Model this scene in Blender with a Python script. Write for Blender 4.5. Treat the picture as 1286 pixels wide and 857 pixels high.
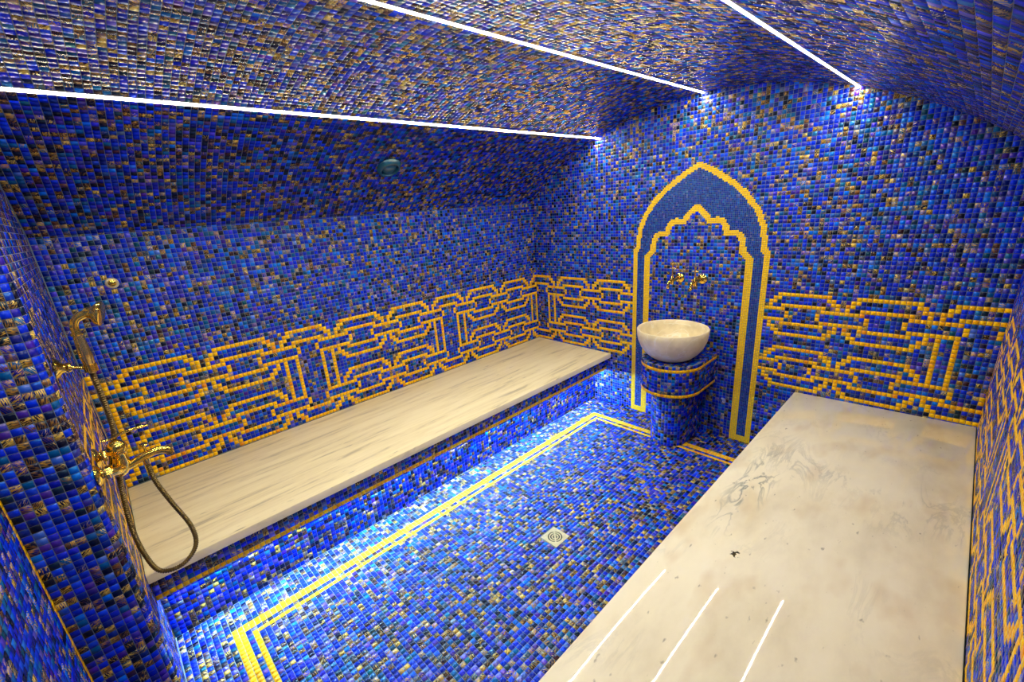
import bpy, math, random
import numpy as np
from mathutils import Vector, Matrix

for o in list(bpy.data.objects):
    bpy.data.objects.remove(o)
SC = bpy.context.scene
COL = SC.collection
rng = np.random.default_rng(7)
random.seed(7)

# ------------------------------------------------------------------ camera, world, exposure
CAM_LOC = np.array([2.6318, 0.155, 1.6037])
def cam_basis(a, b, c):
    ca, sa, cb, sb, cc, sc_ = math.cos(a), math.sin(a), math.cos(b), math.sin(b), math.cos(c), math.sin(c)
    Rz = np.array([[ca, -sa, 0], [sa, ca, 0], [0, 0, 1]])
    Rx = np.array([[1, 0, 0], [0, cb, -sb], [0, sb, cb]])
    Ry = np.array([[cc, 0, sc_], [0, 1, 0], [-sc_, 0, cc]])
    return Rz @ Rx @ Ry
CAM_R = cam_basis(0.82989, -0.31303, 0.07769)      # columns: right, forward, up
FPX, PX, PY = 543.72, 634.30, 438.88               # focal length and principal point in pixels of 1286x857
cam_data = bpy.data.cameras.new('camera')
cam = bpy.data.objects.new('camera', cam_data)
COL.objects.link(cam)
M4 = np.eye(4)
M4[:3, 0], M4[:3, 1], M4[:3, 2], M4[:3, 3] = CAM_R[:, 0], CAM_R[:, 2], -CAM_R[:, 1], CAM_LOC
cam.matrix_world = Matrix(M4.tolist())
cam_data.sensor_width = 36
cam_data.lens = FPX / 1286 * 36
cam_data.shift_x = (643 - PX) / 1286
cam_data.shift_y = (PY - 428.5) / 1286
cam_data.clip_start = 0.02
SC.camera = cam

world = bpy.data.worlds.new('world')
SC.world = world
world.use_nodes = True
world.node_tree.nodes['Background'].inputs[0].default_value = (0.5, 0.6, 0.8, 1)
world.node_tree.nodes['Background'].inputs[1].default_value = 0.05

SC.view_settings.view_transform = 'Standard'
SC.view_settings.look = 'None'
SC.view_settings.gamma = 1
SC.view_settings.use_curve_mapping = False
SC.view_settings.exposure = 0.6
CEILING_LED = 110.0        # strength of the warm ceiling strips
BENCH_LED = 560.0          # strength of the cold strip under the left bench

# ------------------------------------------------------------------ dimensions (metres)
P = 0.0214                      # mosaic pitch
D = 3.0046                      # back wall plane
W = 131 * P                     # right wall plane
YF = 0.004                      # front wall plane (left stretch)
YR = -0.172                     # recessed front wall plane
XJ = 1.0                        # side face of the front wall's projecting block
BULL = 0.04                     # its rounded corner
XC, ZC, RV = 1.4013, 0.035, 2.127   # vault axis and radius
ZB = 21 * P                     # top of the benches
def vault_z(x): return ZC + np.sqrt(RV * RV - (x - XC) ** 2)

# ------------------------------------------------------------------ helpers
def tag(o, label=None, cat=None, group=None, kind=None):
    if label: o['label'] = label
    if cat: o['category'] = cat
    if group: o['group'] = group
    if kind: o['kind'] = kind
    return o

def link(name, me, parent=None, mat=None):
    o = bpy.data.objects.new(name, me)
    COL.objects.link(o)
    if parent is not None: o.parent = parent
    if mat is not None and me is not None and not me.materials: me.materials.append(mat)
    return o

def empty(name, loc, label, cat, group=None):
    o = bpy.data.objects.new(name, None)
    COL.objects.link(o)
    o.location = loc
    o.empty_display_size = 0.05
    return tag(o, label, cat, group)

def mesh(name, v, f, smooth=False):
    me = bpy.data.meshes.new(name)
    me.from_pydata([tuple(map(float, x)) for x in v], [], [tuple(map(int, x)) for x in f])
    me.update()
    if smooth:
        me.polygons.foreach_set('use_smooth', [True] * len(me.polygons))
    return me

def sharp(me, deg=35):
    me.polygons.foreach_set('use_smooth', [True] * len(me.polygons))
    me.set_sharp_from_angle(angle=math.radians(deg))
    return me

def box_vf(x0, x1, y0, y1, z0, z1):
    v = [(x0, y0, z0), (x1, y0, z0), (x1, y1, z0), (x0, y1, z0), (x0, y0, z1), (x1, y0, z1), (x1, y1, z1), (x0, y1, z1)]
    f = [(3, 2, 1, 0), (4, 5, 6, 7), (0, 1, 5, 4), (1, 2, 6, 5), (2, 3, 7, 6), (3, 0, 4, 7)]
    return v, f

class MB:
    """collects vertices and faces of one mesh"""
    def __init__(s): s.v, s.f = [], []
    def add(s, vf):
        n = len(s.v); s.v += [tuple(x) for x in vf[0]]; s.f += [tuple(i + n for i in q) for q in vf[1]]
        return s
    def box(s, *a): return s.add(box_vf(*a))
    def make(s, name, parent=None, mat=None, loc=(0, 0, 0), smooth=35):
        L = np.array(loc, float)
        me = mesh(name, np.array(s.v) - L, s.f)
        if smooth: sharp(me, smooth)
        return link(name, me, parent, mat)

def frame_of(d):
    d = np.array(d, float); d /= np.linalg.norm(d)
    a = np.array([0, 0, 1.0]) if abs(d[2]) < .9 else np.array([1.0, 0, 0])
    u = np.cross(a, d); u /= np.linalg.norm(u)
    return u, np.cross(d, u), d

def lathe(profile, origin=(0, 0, 0), axis=(0, 0, 1), n=32):
    """profile: (radius, height) pairs along the axis"""
    u, w, d = frame_of(axis); o = np.array(origin, float)
    v, f, rings = [], [], []
    for r, h in profile:
        if r < 1e-6:
            rings.append([len(v)]); v.append(o + d * h)
        else:
            rings.append(list(range(len(v), len(v) + n)))
            for k in range(n):
                t = 2 * math.pi * k / n
                v.append(o + d * h + r * (math.cos(t) * u + math.sin(t) * w))
    for a, b in zip(rings, rings[1:]):
        for k in range(n):
            k2 = (k + 1) % n
            if len(a) == 1 and len(b) == 1: continue
            if len(a) == 1: f.append((a[0], b[k2], b[k]))
            elif len(b) == 1: f.append((a[k], a[k2], b[0]))
            else: f.append((a[k], a[k2], b[k2], b[k]))
    return v, f

def smooth_path(pts, n=10):
    p = np.array(pts, float)
    q = np.vstack([2 * p[0] - p[1], p, 2 * p[-1] - p[-2]])
    out = []
    for i in range(1, len(q) - 2):
        for t in np.linspace(0, 1, n, endpoint=False):
            a, b, c, d = q[i - 1], q[i], q[i + 1], q[i + 2]
            out.append(.5 * (2 * b + (c - a) * t + (2 * a - 5 * b + 4 * c - d) * t * t + (3 * b - a - 3 * c + d) * t ** 3))
    out.append(p[-1])
    return np.array(out)

def tube(path, radii, n=12, flat=None):
    """swept tube with end caps; radii is a number or one per point; flat squashes it along the second axis"""
    path = np.array(path, float)
    m = len(path)
    r = np.full(m, radii) if np.isscalar(radii) else np.array(radii, float)
    tan = np.gradient(path, axis=0); tan /= np.linalg.norm(tan, axis=1)[:, None]
    u, w, _ = frame_of(tan[0])
    v, f = [], []
    for i in range(m):
        u = u - tan[i] * (u @ tan[i]); u /= np.linalg.norm(u)
        w = np.cross(tan[i], u)
        for k in range(n):
            t = 2 * math.pi * k / n
            v.append(path[i] + r[i] * (math.cos(t) * u + math.sin(t) * w * (flat or 1)))
    for i in range(m - 1):
        for k in range(n):
            k2 = (k + 1) % n
            f.append((i * n + k, i * n + k2, (i + 1) * n + k2, (i + 1) * n + k))
    f.append(tuple(range(n - 1, -1, -1))); f.append(tuple((m - 1) * n + k for k in range(n)))
    return v, f

def resample(path, step):
    seg = np.r_[0, np.cumsum(np.linalg.norm(np.diff(path, axis=0), axis=1))]
    t = np.arange(0, seg[-1], step)
    return np.stack([np.interp(t, seg, path[:, k]) for k in range(3)], 1)

# ------------------------------------------------------------------ materials
def new_mat(name):
    m = bpy.data.materials.new(name); m.use_nodes = True
    nt = m.node_tree; return m, nt, nt.nodes['Principled BSDF']

def nd(nt, kind, **kw):
    n = nt.nodes.new(kind)
    for k, v in kw.items(): setattr(n, k, v)
    return n

def ramp(nt, stops, interp='LINEAR'):
    r = nd(nt, 'ShaderNodeValToRGB'); r.color_ramp.interpolation = interp
    e = r.color_ramp.elements
    while len(e) < len(stops): e.new(0.5)
    for x, (p_, c) in zip(e, stops):
        x.position = p_; x.color = (*c, 1) if len(c) == 3 else c
    return r

def mix(nt, fac, a, b, blend='MIX'):
    m = nd(nt, 'ShaderNodeMix', data_type='RGBA', blend_type=blend)
    for s, val in ((m.inputs[0], fac), (m.inputs[6], a), (m.inputs[7], b)):
        if hasattr(val, 'is_linked') or hasattr(val, 'links'): nt.links.new(val, s)
        elif isinstance(val, (int, float)): s.default_value = val
        else: s.default_value = (*val, 1)
    return m.outputs[2]

def glass_tile_material():
    """aventurine glass: a colour per tile (attribute), copper and gold streaks inside, a pearly coat"""
    m, nt, b = new_mat('aventurine_glass')
    L = nt.links.new
    at = nd(nt, 'ShaderNodeAttribute', attribute_name='tcol')
    uv = nd(nt, 'ShaderNodeUVMap', uv_map='UVMap')
    mp = nd(nt, 'ShaderNodeMapping'); mp.inputs['Scale'].default_value = (1.2, 8.5, 1)
    L(uv.outputs[0], mp.inputs[0])
    nz = nd(nt, 'ShaderNodeTexNoise', noise_dimensions='2D')
    nz.inputs['Scale'].default_value = 1.0; nz.inputs['Detail'].default_value = 2.5; nz.inputs['Distortion'].default_value = 0.6
    L(mp.outputs[0], nz.inputs['Vector'])
    # streak where noise > 1 - amount
    sub = nd(nt, 'ShaderNodeMath', operation='ADD'); L(nz.outputs[0], sub.inputs[0]); L(at.outputs['Alpha'], sub.inputs[1])
    mr = nd(nt, 'ShaderNodeMapRange', interpolation_type='SMOOTHSTEP'); L(sub.outputs[0], mr.inputs[0])
    mr.inputs[1].default_value = 1.03; mr.inputs[2].default_value = 1.08
    nz2 = nd(nt, 'ShaderNodeTexNoise', noise_dimensions='2D'); nz2.inputs['Scale'].default_value = 0.37; nz2.inputs['Detail'].default_value = 1
    L(uv.outputs[0], nz2.inputs['Vector'])
    rp = ramp(nt, [(0.35, (0.12, 0.030, 0.002)), (0.48, (0.42, 0.22, 0.010)), (0.66, (0.75, 0.55, 0.08))])
    L(nz2.outputs[0], rp.inputs[0])
    col = mix(nt, mr.outputs[0], at.outputs['Color'], rp.outputs[0])
    L(col, b.inputs['Base Color'])
    b.inputs['Specular IOR Level'].default_value = 0.2
    b.inputs['Roughness'].default_value = 0.22
    pe = nd(nt, 'ShaderNodeAttribute', attribute_name='tpearl')
    gl = nd(nt, 'ShaderNodeBsdfGlossy'); gl.inputs['Roughness'].default_value = 0.42
    L(mix(nt, mr.outputs[0], pe.outputs['Color'], (0.95, 0.72, 0.30)), gl.inputs['Color'])
    ms = nd(nt, 'ShaderNodeMixShader'); ms.inputs[0].default_value = 0.10
    L(b.outputs[0], ms.inputs[1]); L(gl.outputs[0], ms.inputs[2])
    L(ms.outputs[0], nt.nodes['Material Output'].inputs['Surface'])
    return m

def gold_tile_material():
    m, nt, b = new_mat('gold_glass')
    L = nt.links.new
    at = nd(nt, 'ShaderNodeAttribute', attribute_name='tcol')
    uv = nd(nt, 'ShaderNodeUVMap', uv_map='UVMap')
    nz = nd(nt, 'ShaderNodeTexNoise', noise_dimensions='2D'); nz.inputs['Scale'].default_value = 2.2; nz.inputs['Detail'].default_value = 3
    L(uv.outputs[0], nz.inputs['Vector'])
    rp = ramp(nt, [(0.38, (0.85, 0.62, 0.4)), (0.55, (1, 1, 1)), (0.75, (1, 1, 1))])
    L(nz.outputs[0], rp.inputs[0])
    L(mix(nt, 1.0, at.outputs['Color'], rp.outputs[0], 'MULTIPLY'), b.inputs['Base Color'])
    b.inputs['Roughness'].default_value = 0.3
    b.inputs['Specular IOR Level'].default_value = 0.3
    b.inputs['Specular Tint'].default_value = (1, 0.85, 0.5, 1)
    return m

def plain(name, col, rough=0.6, metal=0.0, spec=0.5, noise=0.0, scale=40):
    m, nt, b = new_mat(name)
    b.inputs['Roughness'].default_value = rough
    b.inputs['Metallic'].default_value = metal
    b.inputs['Specular IOR Level'].default_value = spec
    b.inputs['Base Color'].default_value = (*col, 1)
    if noise:
        tc = nd(nt, 'ShaderNodeTexCoord'); nz = nd(nt, 'ShaderNodeTexNoise'); nz.inputs['Scale'].default_value = scale
        nz.inputs['Detail'].default_value = 4
        nt.links.new(tc.outputs['Object'], nz.inputs['Vector'])
        rp = ramp(nt, [(0.3, tuple(c * (1 - noise) for c in col)), (0.7, tuple(min(1, c * (1 + noise)) for c in col))])
        nt.links.new(nz.outputs[0], rp.inputs[0]); nt.links.new(rp.outputs[0], b.inputs['Base Color'])
    return m

def emitter(name, col, strength):
    m, nt, b = new_mat(name)
    b.inputs['Base Color'].default_value = (0.8, 0.8, 0.8, 1)
    b.inputs['Emission Color'].default_value = (*col, 1)
    b.inputs['Emission Strength'].default_value = strength
    return m

def marble_streaked():
    """left bench: cream marble with fine grey-brown veins running along the bench"""
    m, nt, b = new_mat('streaked_marble'); L = nt.links.new
    tc = nd(nt, 'ShaderNodeTexCoord')
    mp = nd(nt, 'ShaderNodeMapping'); mp.inputs['Scale'].default_value = (26, 2.1, 6); mp.inputs['Rotation'].default_value = (0, 0, math.radians(5))
    L(tc.outputs['Object'], mp.inputs[0])
    n1 = nd(nt, 'ShaderNodeTexNoise'); n1.inputs['Scale'].default_value = 1.0; n1.inputs['Detail'].default_value = 7; n1.inputs['Roughness'].default_value = 0.62; n1.inputs['Distortion'].default_value = 0.35
    L(mp.outputs[0], n1.inputs['Vector'])
    r1 = ramp(nt, [(0.28, (0.46, 0.40, 0.27)), (0.43, (0.84, 0.74, 0.46)), (0.6, (0.93, 0.84, 0.55))])
    L(n1.outputs[0], r1.inputs[0])
    mp2 = nd(nt, 'ShaderNodeMapping'); mp2.inputs['Scale'].default_value = (60, 7, 9); mp2.inputs['Rotation'].default_value = (0, 0, math.radians(7))
    L(tc.outputs['Object'], mp2.inputs[0])
    n2 = nd(nt, 'ShaderNodeTexNoise'); n2.inputs['Scale'].default_value = 1.0; n2.inputs['Detail'].default_value = 3
    L(mp2.outputs[0], n2.inputs['Vector'])
    r2 = ramp(nt, [(0.66, (0, 0, 0)), (0.74, (1, 1, 1))]); L(n2.outputs[0], r2.inputs[0])
    n3 = nd(nt, 'ShaderNodeTexNoise'); n3.inputs['Scale'].default_value = 2.2; L(tc.outputs['Object'], n3.inputs['Vector'])
    r3 = ramp(nt, [(0.45, (0, 0, 0)), (0.62, (0.75, 0.75, 0.75))]); L(n3.outputs[0], r3.inputs[0])
    f = mix(nt, 1.0, r2.outputs[0], r3.outputs[0], 'MULTIPLY')
    L(mix(nt, f, r1.outputs[0], (0.17, 0.15, 0.12)), b.inputs['Base Color'])
    b.inputs['Roughness'].default_value = 0.32
    return m

def marble_clouded():
    """right bench: pale polished marble, grey vein clusters, small dark specks and warm stains"""
    m, nt, b = new_mat('clouded_marble'); L = nt.links.new
    tc = nd(nt, 'ShaderNodeTexCoord')
    mp = nd(nt, 'ShaderNodeMapping'); mp.inputs['Scale'].default_value = (3.4, 1.5, 2); mp.inputs['Rotation'].default_value = (0, 0, math.radians(-8))
    L(tc.outputs['Object'], mp.inputs[0])
    n1 = nd(nt, 'ShaderNodeTexNoise'); n1.inputs['Scale'].default_value = 1.3; n1.inputs['Detail'].default_value = 8; n1.inputs['Roughness'].default_value = 0.6
    L(mp.outputs[0], n1.inputs['Vector'])
    r1 = ramp(nt, [(0.3, (0.70, 0.64, 0.47)), (0.5, (0.83, 0.78, 0.60)), (0.68, (0.88, 0.84, 0.67))])
    L(n1.outputs[0], r1.inputs[0])
    # vein lines: where a warped noise crosses its middle
    mpv = nd(nt, 'ShaderNodeMapping'); mpv.inputs['Scale'].default_value = (5.5, 1.6, 2); mpv.inputs['Rotation'].default_value = (0, 0, math.radians(-12)); mpv.inputs['Location'].default_value = (0.31, 0.2, 0)
    L(tc.outputs['Object'], mpv.inputs[0])
    n2 = nd(nt, 'ShaderNodeTexNoise'); n2.inputs['Scale'].default_value = 1.4; n2.inputs['Detail'].default_value = 9; n2.inputs['Roughness'].default_value = 0.66; n2.inputs['Distortion'].default_value = 1.1
    L(mpv.outputs[0], n2.inputs['Vector'])
    r2 = ramp(nt, [(0.46, (0, 0, 0)), (0.5, (1, 1, 1)), (0.54, (0, 0, 0))]); L(n2.outputs[0], r2.inputs[0])
    n3 = nd(nt, 'ShaderNodeTexNoise'); n3.inputs['Scale'].default_value = 2.4; n3.inputs['Detail'].default_value = 2; L(tc.outputs['Object'], n3.inputs['Vector'])
    r3 = ramp(nt, [(0.5, (0, 0, 0)), (0.70, (0.4, 0.4, 0.4))]); L(n3.outputs[0], r3.inputs[0])
    f = mix(nt, 1.0, r2.outputs[0], r3.outputs[0], 'MULTIPLY')
    c = mix(nt, f, r1.outputs[0], (0.27, 0.29, 0.27))
    # warm stain
    n4 = nd(nt, 'ShaderNodeTexNoise'); n4.inputs['Scale'].default_value = 3.1; L(mp.outputs[0], n4.inputs['Vector'])
    r4 = ramp(nt, [(0.55, (0, 0, 0)), (0.75, (0.5, 0.5, 0.5))]); L(n4.outputs[0], r4.inputs[0])
    c = mix(nt, r4.outputs[0], c, (0.62, 0.49, 0.30))
    # specks
    mp5 = nd(nt, 'ShaderNodeMapping'); mp5.inputs['Scale'].default_value = (60, 25, 40); L(tc.outputs['Object'], mp5.inputs[0])
    n5 = nd(nt, 'ShaderNodeTexNoise'); n5.inputs['Scale'].default_value = 1; n5.inputs['Detail'].default_value = 2; L(mp5.outputs[0], n5.inputs['Vector'])
    r5 = ramp(nt, [(0.70, (0, 0, 0)), (0.78, (0.6, 0.6, 0.6))]); L(n5.outputs[0], r5.inputs[0])
    c = mix(nt, r5.outputs[0], c, (0.2, 0.19, 0.15))
    # a cluster of vein lines along the inner edge, a small dark inclusion
    def spot(x, y, rx, ry, soft):
        g = nd(nt, 'ShaderNodeMapping', vector_type='POINT'); g.inputs['Location'].default_value = (-x / rx, -y / ry, 0); g.inputs['Scale'].default_value = (1 / rx, 1 / ry, 0)
        L(tc.outputs['Object'], g.inputs[0])
        ln = nd(nt, 'ShaderNodeVectorMath', operation='LENGTH'); L(g.outputs[0], ln.inputs[0])
        r = ramp(nt, [(1 - soft, (1, 1, 1)), (1.0, (0, 0, 0))]); L(ln.outputs['Value'], r.inputs[0])
        return r.outputs[0]
    mp6 = nd(nt, 'ShaderNodeMapping'); mp6.inputs['Scale'].default_value = (16, 5, 4); mp6.inputs['Rotation'].default_value = (0, 0, math.radians(10)); L(tc.outputs['Object'], mp6.inputs[0])
    n6 = nd(nt, 'ShaderNodeTexNoise'); n6.inputs['Scale'].default_value = 1.0; n6.inputs['Detail'].default_value = 6; n6.inputs['Distortion'].default_value = 0.9; L(mp6.outputs[0], n6.inputs['Vector'])
    r6 = ramp(nt, [(0.455, (0, 0, 0)), (0.5, (0.9, 0.9, 0.9)), (0.545, (0, 0, 0))]); L(n6.outputs[0], r6.inputs[0])
    OX, OY = W - 0.38, 1.5
    c = mix(nt, mix(nt, 1.0, r6.outputs[0], spot(2.175 - OX, 1.90 - OY, 0.085, 0.42, 0.75), 'MULTIPLY'), c, (0.22, 0.25, 0.24))
    n7 = nd(nt, 'ShaderNodeTexNoise'); n7.inputs['Scale'].default_value = 90; n7.inputs['Detail'].default_value = 2; L(tc.outputs['Object'], n7.inputs['Vector'])
    r7 = ramp(nt, [(0.47, (0, 0, 0)), (0.53, (1, 1, 1))]); L(n7.outputs[0], r7.inputs[0])
    c = mix(nt, mix(nt, 1.0, r7.outputs[0], spot(2.263 - OX, 1.47 - OY, 0.018, 0.022, 0.3), 'MULTIPLY'), c, (0.03, 0.03, 0.02))
    L(c, b.inputs['Base Color'])
    b.inputs['Roughness'].default_value = 0.03
    return m

def travertine():
    m, nt, b = new_mat('cream_stone'); L = nt.links.new
    tc = nd(nt, 'ShaderNodeTexCoord')
    n1 = nd(nt, 'ShaderNodeTexNoise'); n1.inputs['Scale'].default_value = 16; n1.inputs['Detail'].default_value = 6; L(tc.outputs['Object'], n1.inputs['Vector'])
    r1 = ramp(nt, [(0.3, (0.66, 0.56, 0.34)), (0.7, (0.85, 0.75, 0.50))]); L(n1.outputs[0], r1.inputs[0])
    n2 = nd(nt, 'ShaderNodeTexNoise'); n2.inputs['Scale'].default_value = 5; n2.inputs['Detail'].default_value = 4; n2.inputs['Distortion'].default_value = 1.5; L(tc.outputs['Object'], n2.inputs['Vector'])
    r2 = ramp(nt, [(0.485, (0, 0, 0)), (0.5, (0.8, 0.8, 0.8)), (0.515, (0, 0, 0))]); L(n2.outputs[0], r2.inputs[0])
    L(mix(nt, r2.outputs[0], r1.outputs[0], (0.86, 0.82, 0.7)), b.inputs['Base Color'])
    b.inputs['Roughness'].default_value = 0.4
    return m

M_TILE = glass_tile_material()
M_GOLD = gold_tile_material()
M_GROUT = plain('grout', (0.17, 0.23, 0.27), 0.85, noise=0.12, scale=30)
M_BRASS = plain('polished_brass', (0.90, 0.60, 0.09), 0.16, 1.0, noise=0.06, scale=60)
M_BRONZE = plain('antique_brass', (0.78, 0.54, 0.16), 0.24, 1.0, noise=0.25, scale=35)
M_HOSE = plain('bronze_hose', (0.15, 0.10, 0.03), 0.35, 0.8, noise=0.2, scale=50)
M_CHROME = plain('chrome', (0.75, 0.77, 0.8), 0.15, 1.0)
M_DRAIN = plain('cream_brass', (0.80, 0.70, 0.42), 0.35, 0.7, noise=0.1, scale=80)
M_DARK = plain('drain_dark', (0.012, 0.012, 0.012), 0.7)
M_TEAL = plain('teal_enamel', (0.004, 0.075, 0.13), 0.2, 0.0, 0.7, noise=0.15, scale=20)
M_ALU = plain('aluminium', (0.6, 0.58, 0.5), 0.4, 0.8)
M_LED = emitter('warm_led', (1.0, 0.91, 0.70), CEILING_LED)
M_LEDC = emitter('cold_led', (0.50, 0.82, 1.0), BENCH_LED)
M_MARBLE_L = marble_streaked()
M_MARBLE_R = marble_clouded()
M_STONE = travertine()

# ------------------------------------------------------------------ mosaic
PAL = np.array([(0.000, 0.020, 0.74), (0.000, 0.010, 0.46), (0.000, 0.008, 0.20), (0.001, 0.003, 0.025), (0.000, 0.095, 0.34),
                (0.000, 0.13, 0.78), (0.045, 0.010, 0.36), (0.030, 0.006, 0.010), (0.000, 0.045, 0.11)])
MIXES = {'wall': np.array([0.27, 0.20, 0.12, 0.13, 0.11, 0.08, 0.025, 0.02, 0.045]),      # blue courses of the walls
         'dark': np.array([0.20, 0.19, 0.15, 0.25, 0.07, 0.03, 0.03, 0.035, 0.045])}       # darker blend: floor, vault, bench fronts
MIXES['block'] = np.array([0.17, 0.18, 0.14, 0.34, 0.04, 0.02, 0.03, 0.045, 0.035])   # near-black blend: dark tiles, with the projecting block's shade put into their colour
for k_ in MIXES: MIXES[k_] = MIXES[k_] / MIXES[k_].sum()
def blue_colors(n, blend='wall'):
    k = rng.choice(len(PAL), n, p=MIXES[blend])
    c = PAL[k] * rng.uniform(0.75, 1.2, (n, 1))
    pr = np.where((k == 3) | (k == 7) | (k == 8), 0.62, np.where((k == 2) | (k == 4), 0.34, 0.13))
    a = np.where(rng.random(n) < pr, rng.uniform(0.44, 0.60, n), 0.15)
    return np.c_[c, a]
def gold_colors(n):
    t = rng.random((n, 1))
    c = np.array([[1.0, 0.68, 0.004]]) * (1 - t) + np.array([[1.0, 0.54, 0.004]]) * t
    odd = rng.random(n) < 0.06
    c[odd] = np.array([0.90, 0.36, 0.01])
    return np.c_[c * rng.uniform(0.88, 1.08, (n, 1)), np.zeros(n)]
def bright_gold(n):
    return np.c_[np.array([[1.0, 0.70, 0.004]]) * rng.uniform(0.92, 1.06, (n, 1)), np.zeros(n)]
def fine_colors(n):
    c = np.where(rng.random((n, 1)) < 0.3, np.array([[0.0, 0.06, 0.34]]), np.array([[0.0, 0.018, 0.30]])) * rng.uniform(0.6, 1.3, (n, 1))
    return np.c_[c, np.zeros(n)]

PEARL = np.array([(0.03, 0.50, 0.55), (0.12, 0.65, 1.0), (0.03, 0.25, 1.0), (0.40, 0.18, 0.75), (1.0, 0.85, 0.5), (0.9, 0.45, 0.55)])
GAP, H, INSET = 0.0015, 0.0018, 0.0007
SIGN = np.array([(-1, -1), (1, -1), (1, 1), (-1, 1)], float)
FQ = np.array([(4, 5, 6, 7), (0, 1, 5, 4), (1, 2, 6, 5), (2, 3, 7, 6), (3, 0, 4, 7)])

def tile_arrays(c, u, v, n, su, sv, tilt=0.018, GAP=GAP):
    """c,u,v,n: (N,3); su,sv: sizes (scalar or (N,)) -> vertices (N,8,3)"""
    N = len(c)
    su = np.broadcast_to(su, (N,)).reshape(N, 1, 1); sv = np.broadcast_to(sv, (N,)).reshape(N, 1, 1)
    tx, ty = rng.normal(0, tilt, (2, N, 1, 1))
    tx, ty = np.clip(tx, -.05, .05), np.clip(ty, -.05, .05)
    sx, sy = SIGN[:, 0].reshape(1, 4, 1), SIGN[:, 1].reshape(1, 4, 1)
    U, V, Nn, C = u[:, None], v[:, None], n[:, None], c[:, None]
    low = C + U * sx * (su - GAP) / 2 + V * sy * (sv - GAP) / 2 - Nn * 0.0004
    hx, hy = (su - GAP) / 2 - INSET, (sv - GAP) / 2 - INSET
    top = C + U * sx * hx + V * sy * hy + Nn * (H + sx * hx * tx + sy * hy * ty)
    return np.concatenate([low, top], 1)

def tiles_mesh(name, c, u, v, n, su, sv, colors, mat, tilt=0.018, gap=GAP):
    N = len(c)
    u = np.broadcast_to(u, (N, 3)); v = np.broadcast_to(v, (N, 3)); n = np.broadcast_to(n, (N, 3))
    u = u * np.where((np.cross(u, v) * n).sum(1, keepdims=True) < 0, -1.0, 1.0)      # right-handed
    co = tile_arrays(c, u, v, n, su, sv, tilt, gap).reshape(-1, 3)
    faces = (np.arange(N)[:, None, None] * 8 + FQ[None]).reshape(-1)
    me = bpy.data.meshes.new(name)
    me.vertices.add(N * 8); me.vertices.foreach_set('co', co.astype(np.float32).ravel())
    me.loops.add(N * 20); me.loops.foreach_set('vertex_index', faces.astype(np.int32))
    me.polygons.add(N * 5)
    me.polygons.foreach_set('loop_start', np.arange(0, N * 20, 4, dtype=np.int32))
    me.update(calc_edges=True)
    uvl = me.uv_layers.new(name='UVMap')
    base = np.array([SIGN[q % 4] * .5 for q in FQ.ravel()])           # (20,2)
    th = rng.uniform(0, 2 * math.pi, N); off = rng.uniform(0, 200, (N, 2))
    ct, st = np.cos(th)[:, None], np.sin(th)[:, None]
    uvs = np.stack([base[None, :, 0] * ct - base[None, :, 1] * st + off[:, :1], base[None, :, 0] * st + base[None, :, 1] * ct + off[:, 1:]], 2)
    uvl.data.foreach_set('uv', uvs.astype(np.float32).ravel())
    at = me.attributes.new('tcol', 'FLOAT_COLOR', 'FACE')
    at.data.foreach_set('color', np.repeat(colors, 5, axis=0).astype(np.float32).ravel())
    if mat is M_TILE:
        pk = rng.choice(len(PEARL), N, p=[.27, .26, .27, .06, .10, .04])
        lum = colors[:, :3] @ np.array([.3, .6, .25])
        f = np.where(rng.random(N) < .38, rng.uniform(.8, 1.3, N), rng.uniform(.10, .35, N)) * np.where(lum < .03, .35, 1.0)
        pe = np.c_[PEARL[pk] * f[:, None], np.ones(N)]
        at = me.attributes.new('tpearl', 'FLOAT_COLOR', 'FACE')
        at.data.foreach_set('color', np.repeat(pe, 5, axis=0).astype(np.float32).ravel())
    me.materials.append(mat)
    return me

X3, Y3, Z3 = np.eye(3)
BLUE_VARIANTS = {b: [tiles_mesh('tile', np.zeros((1, 3)), X3, Y3, Z3, P, P, blue_colors(1, b), M_TILE) for _ in range(90)] for b in MIXES}
GOLD_VARIANTS = [tiles_mesh('gold_tile', np.zeros((1, 3)), X3, Y3, Z3, P, P, gold_colors(1), M_GOLD) for _ in range(16)]

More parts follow.
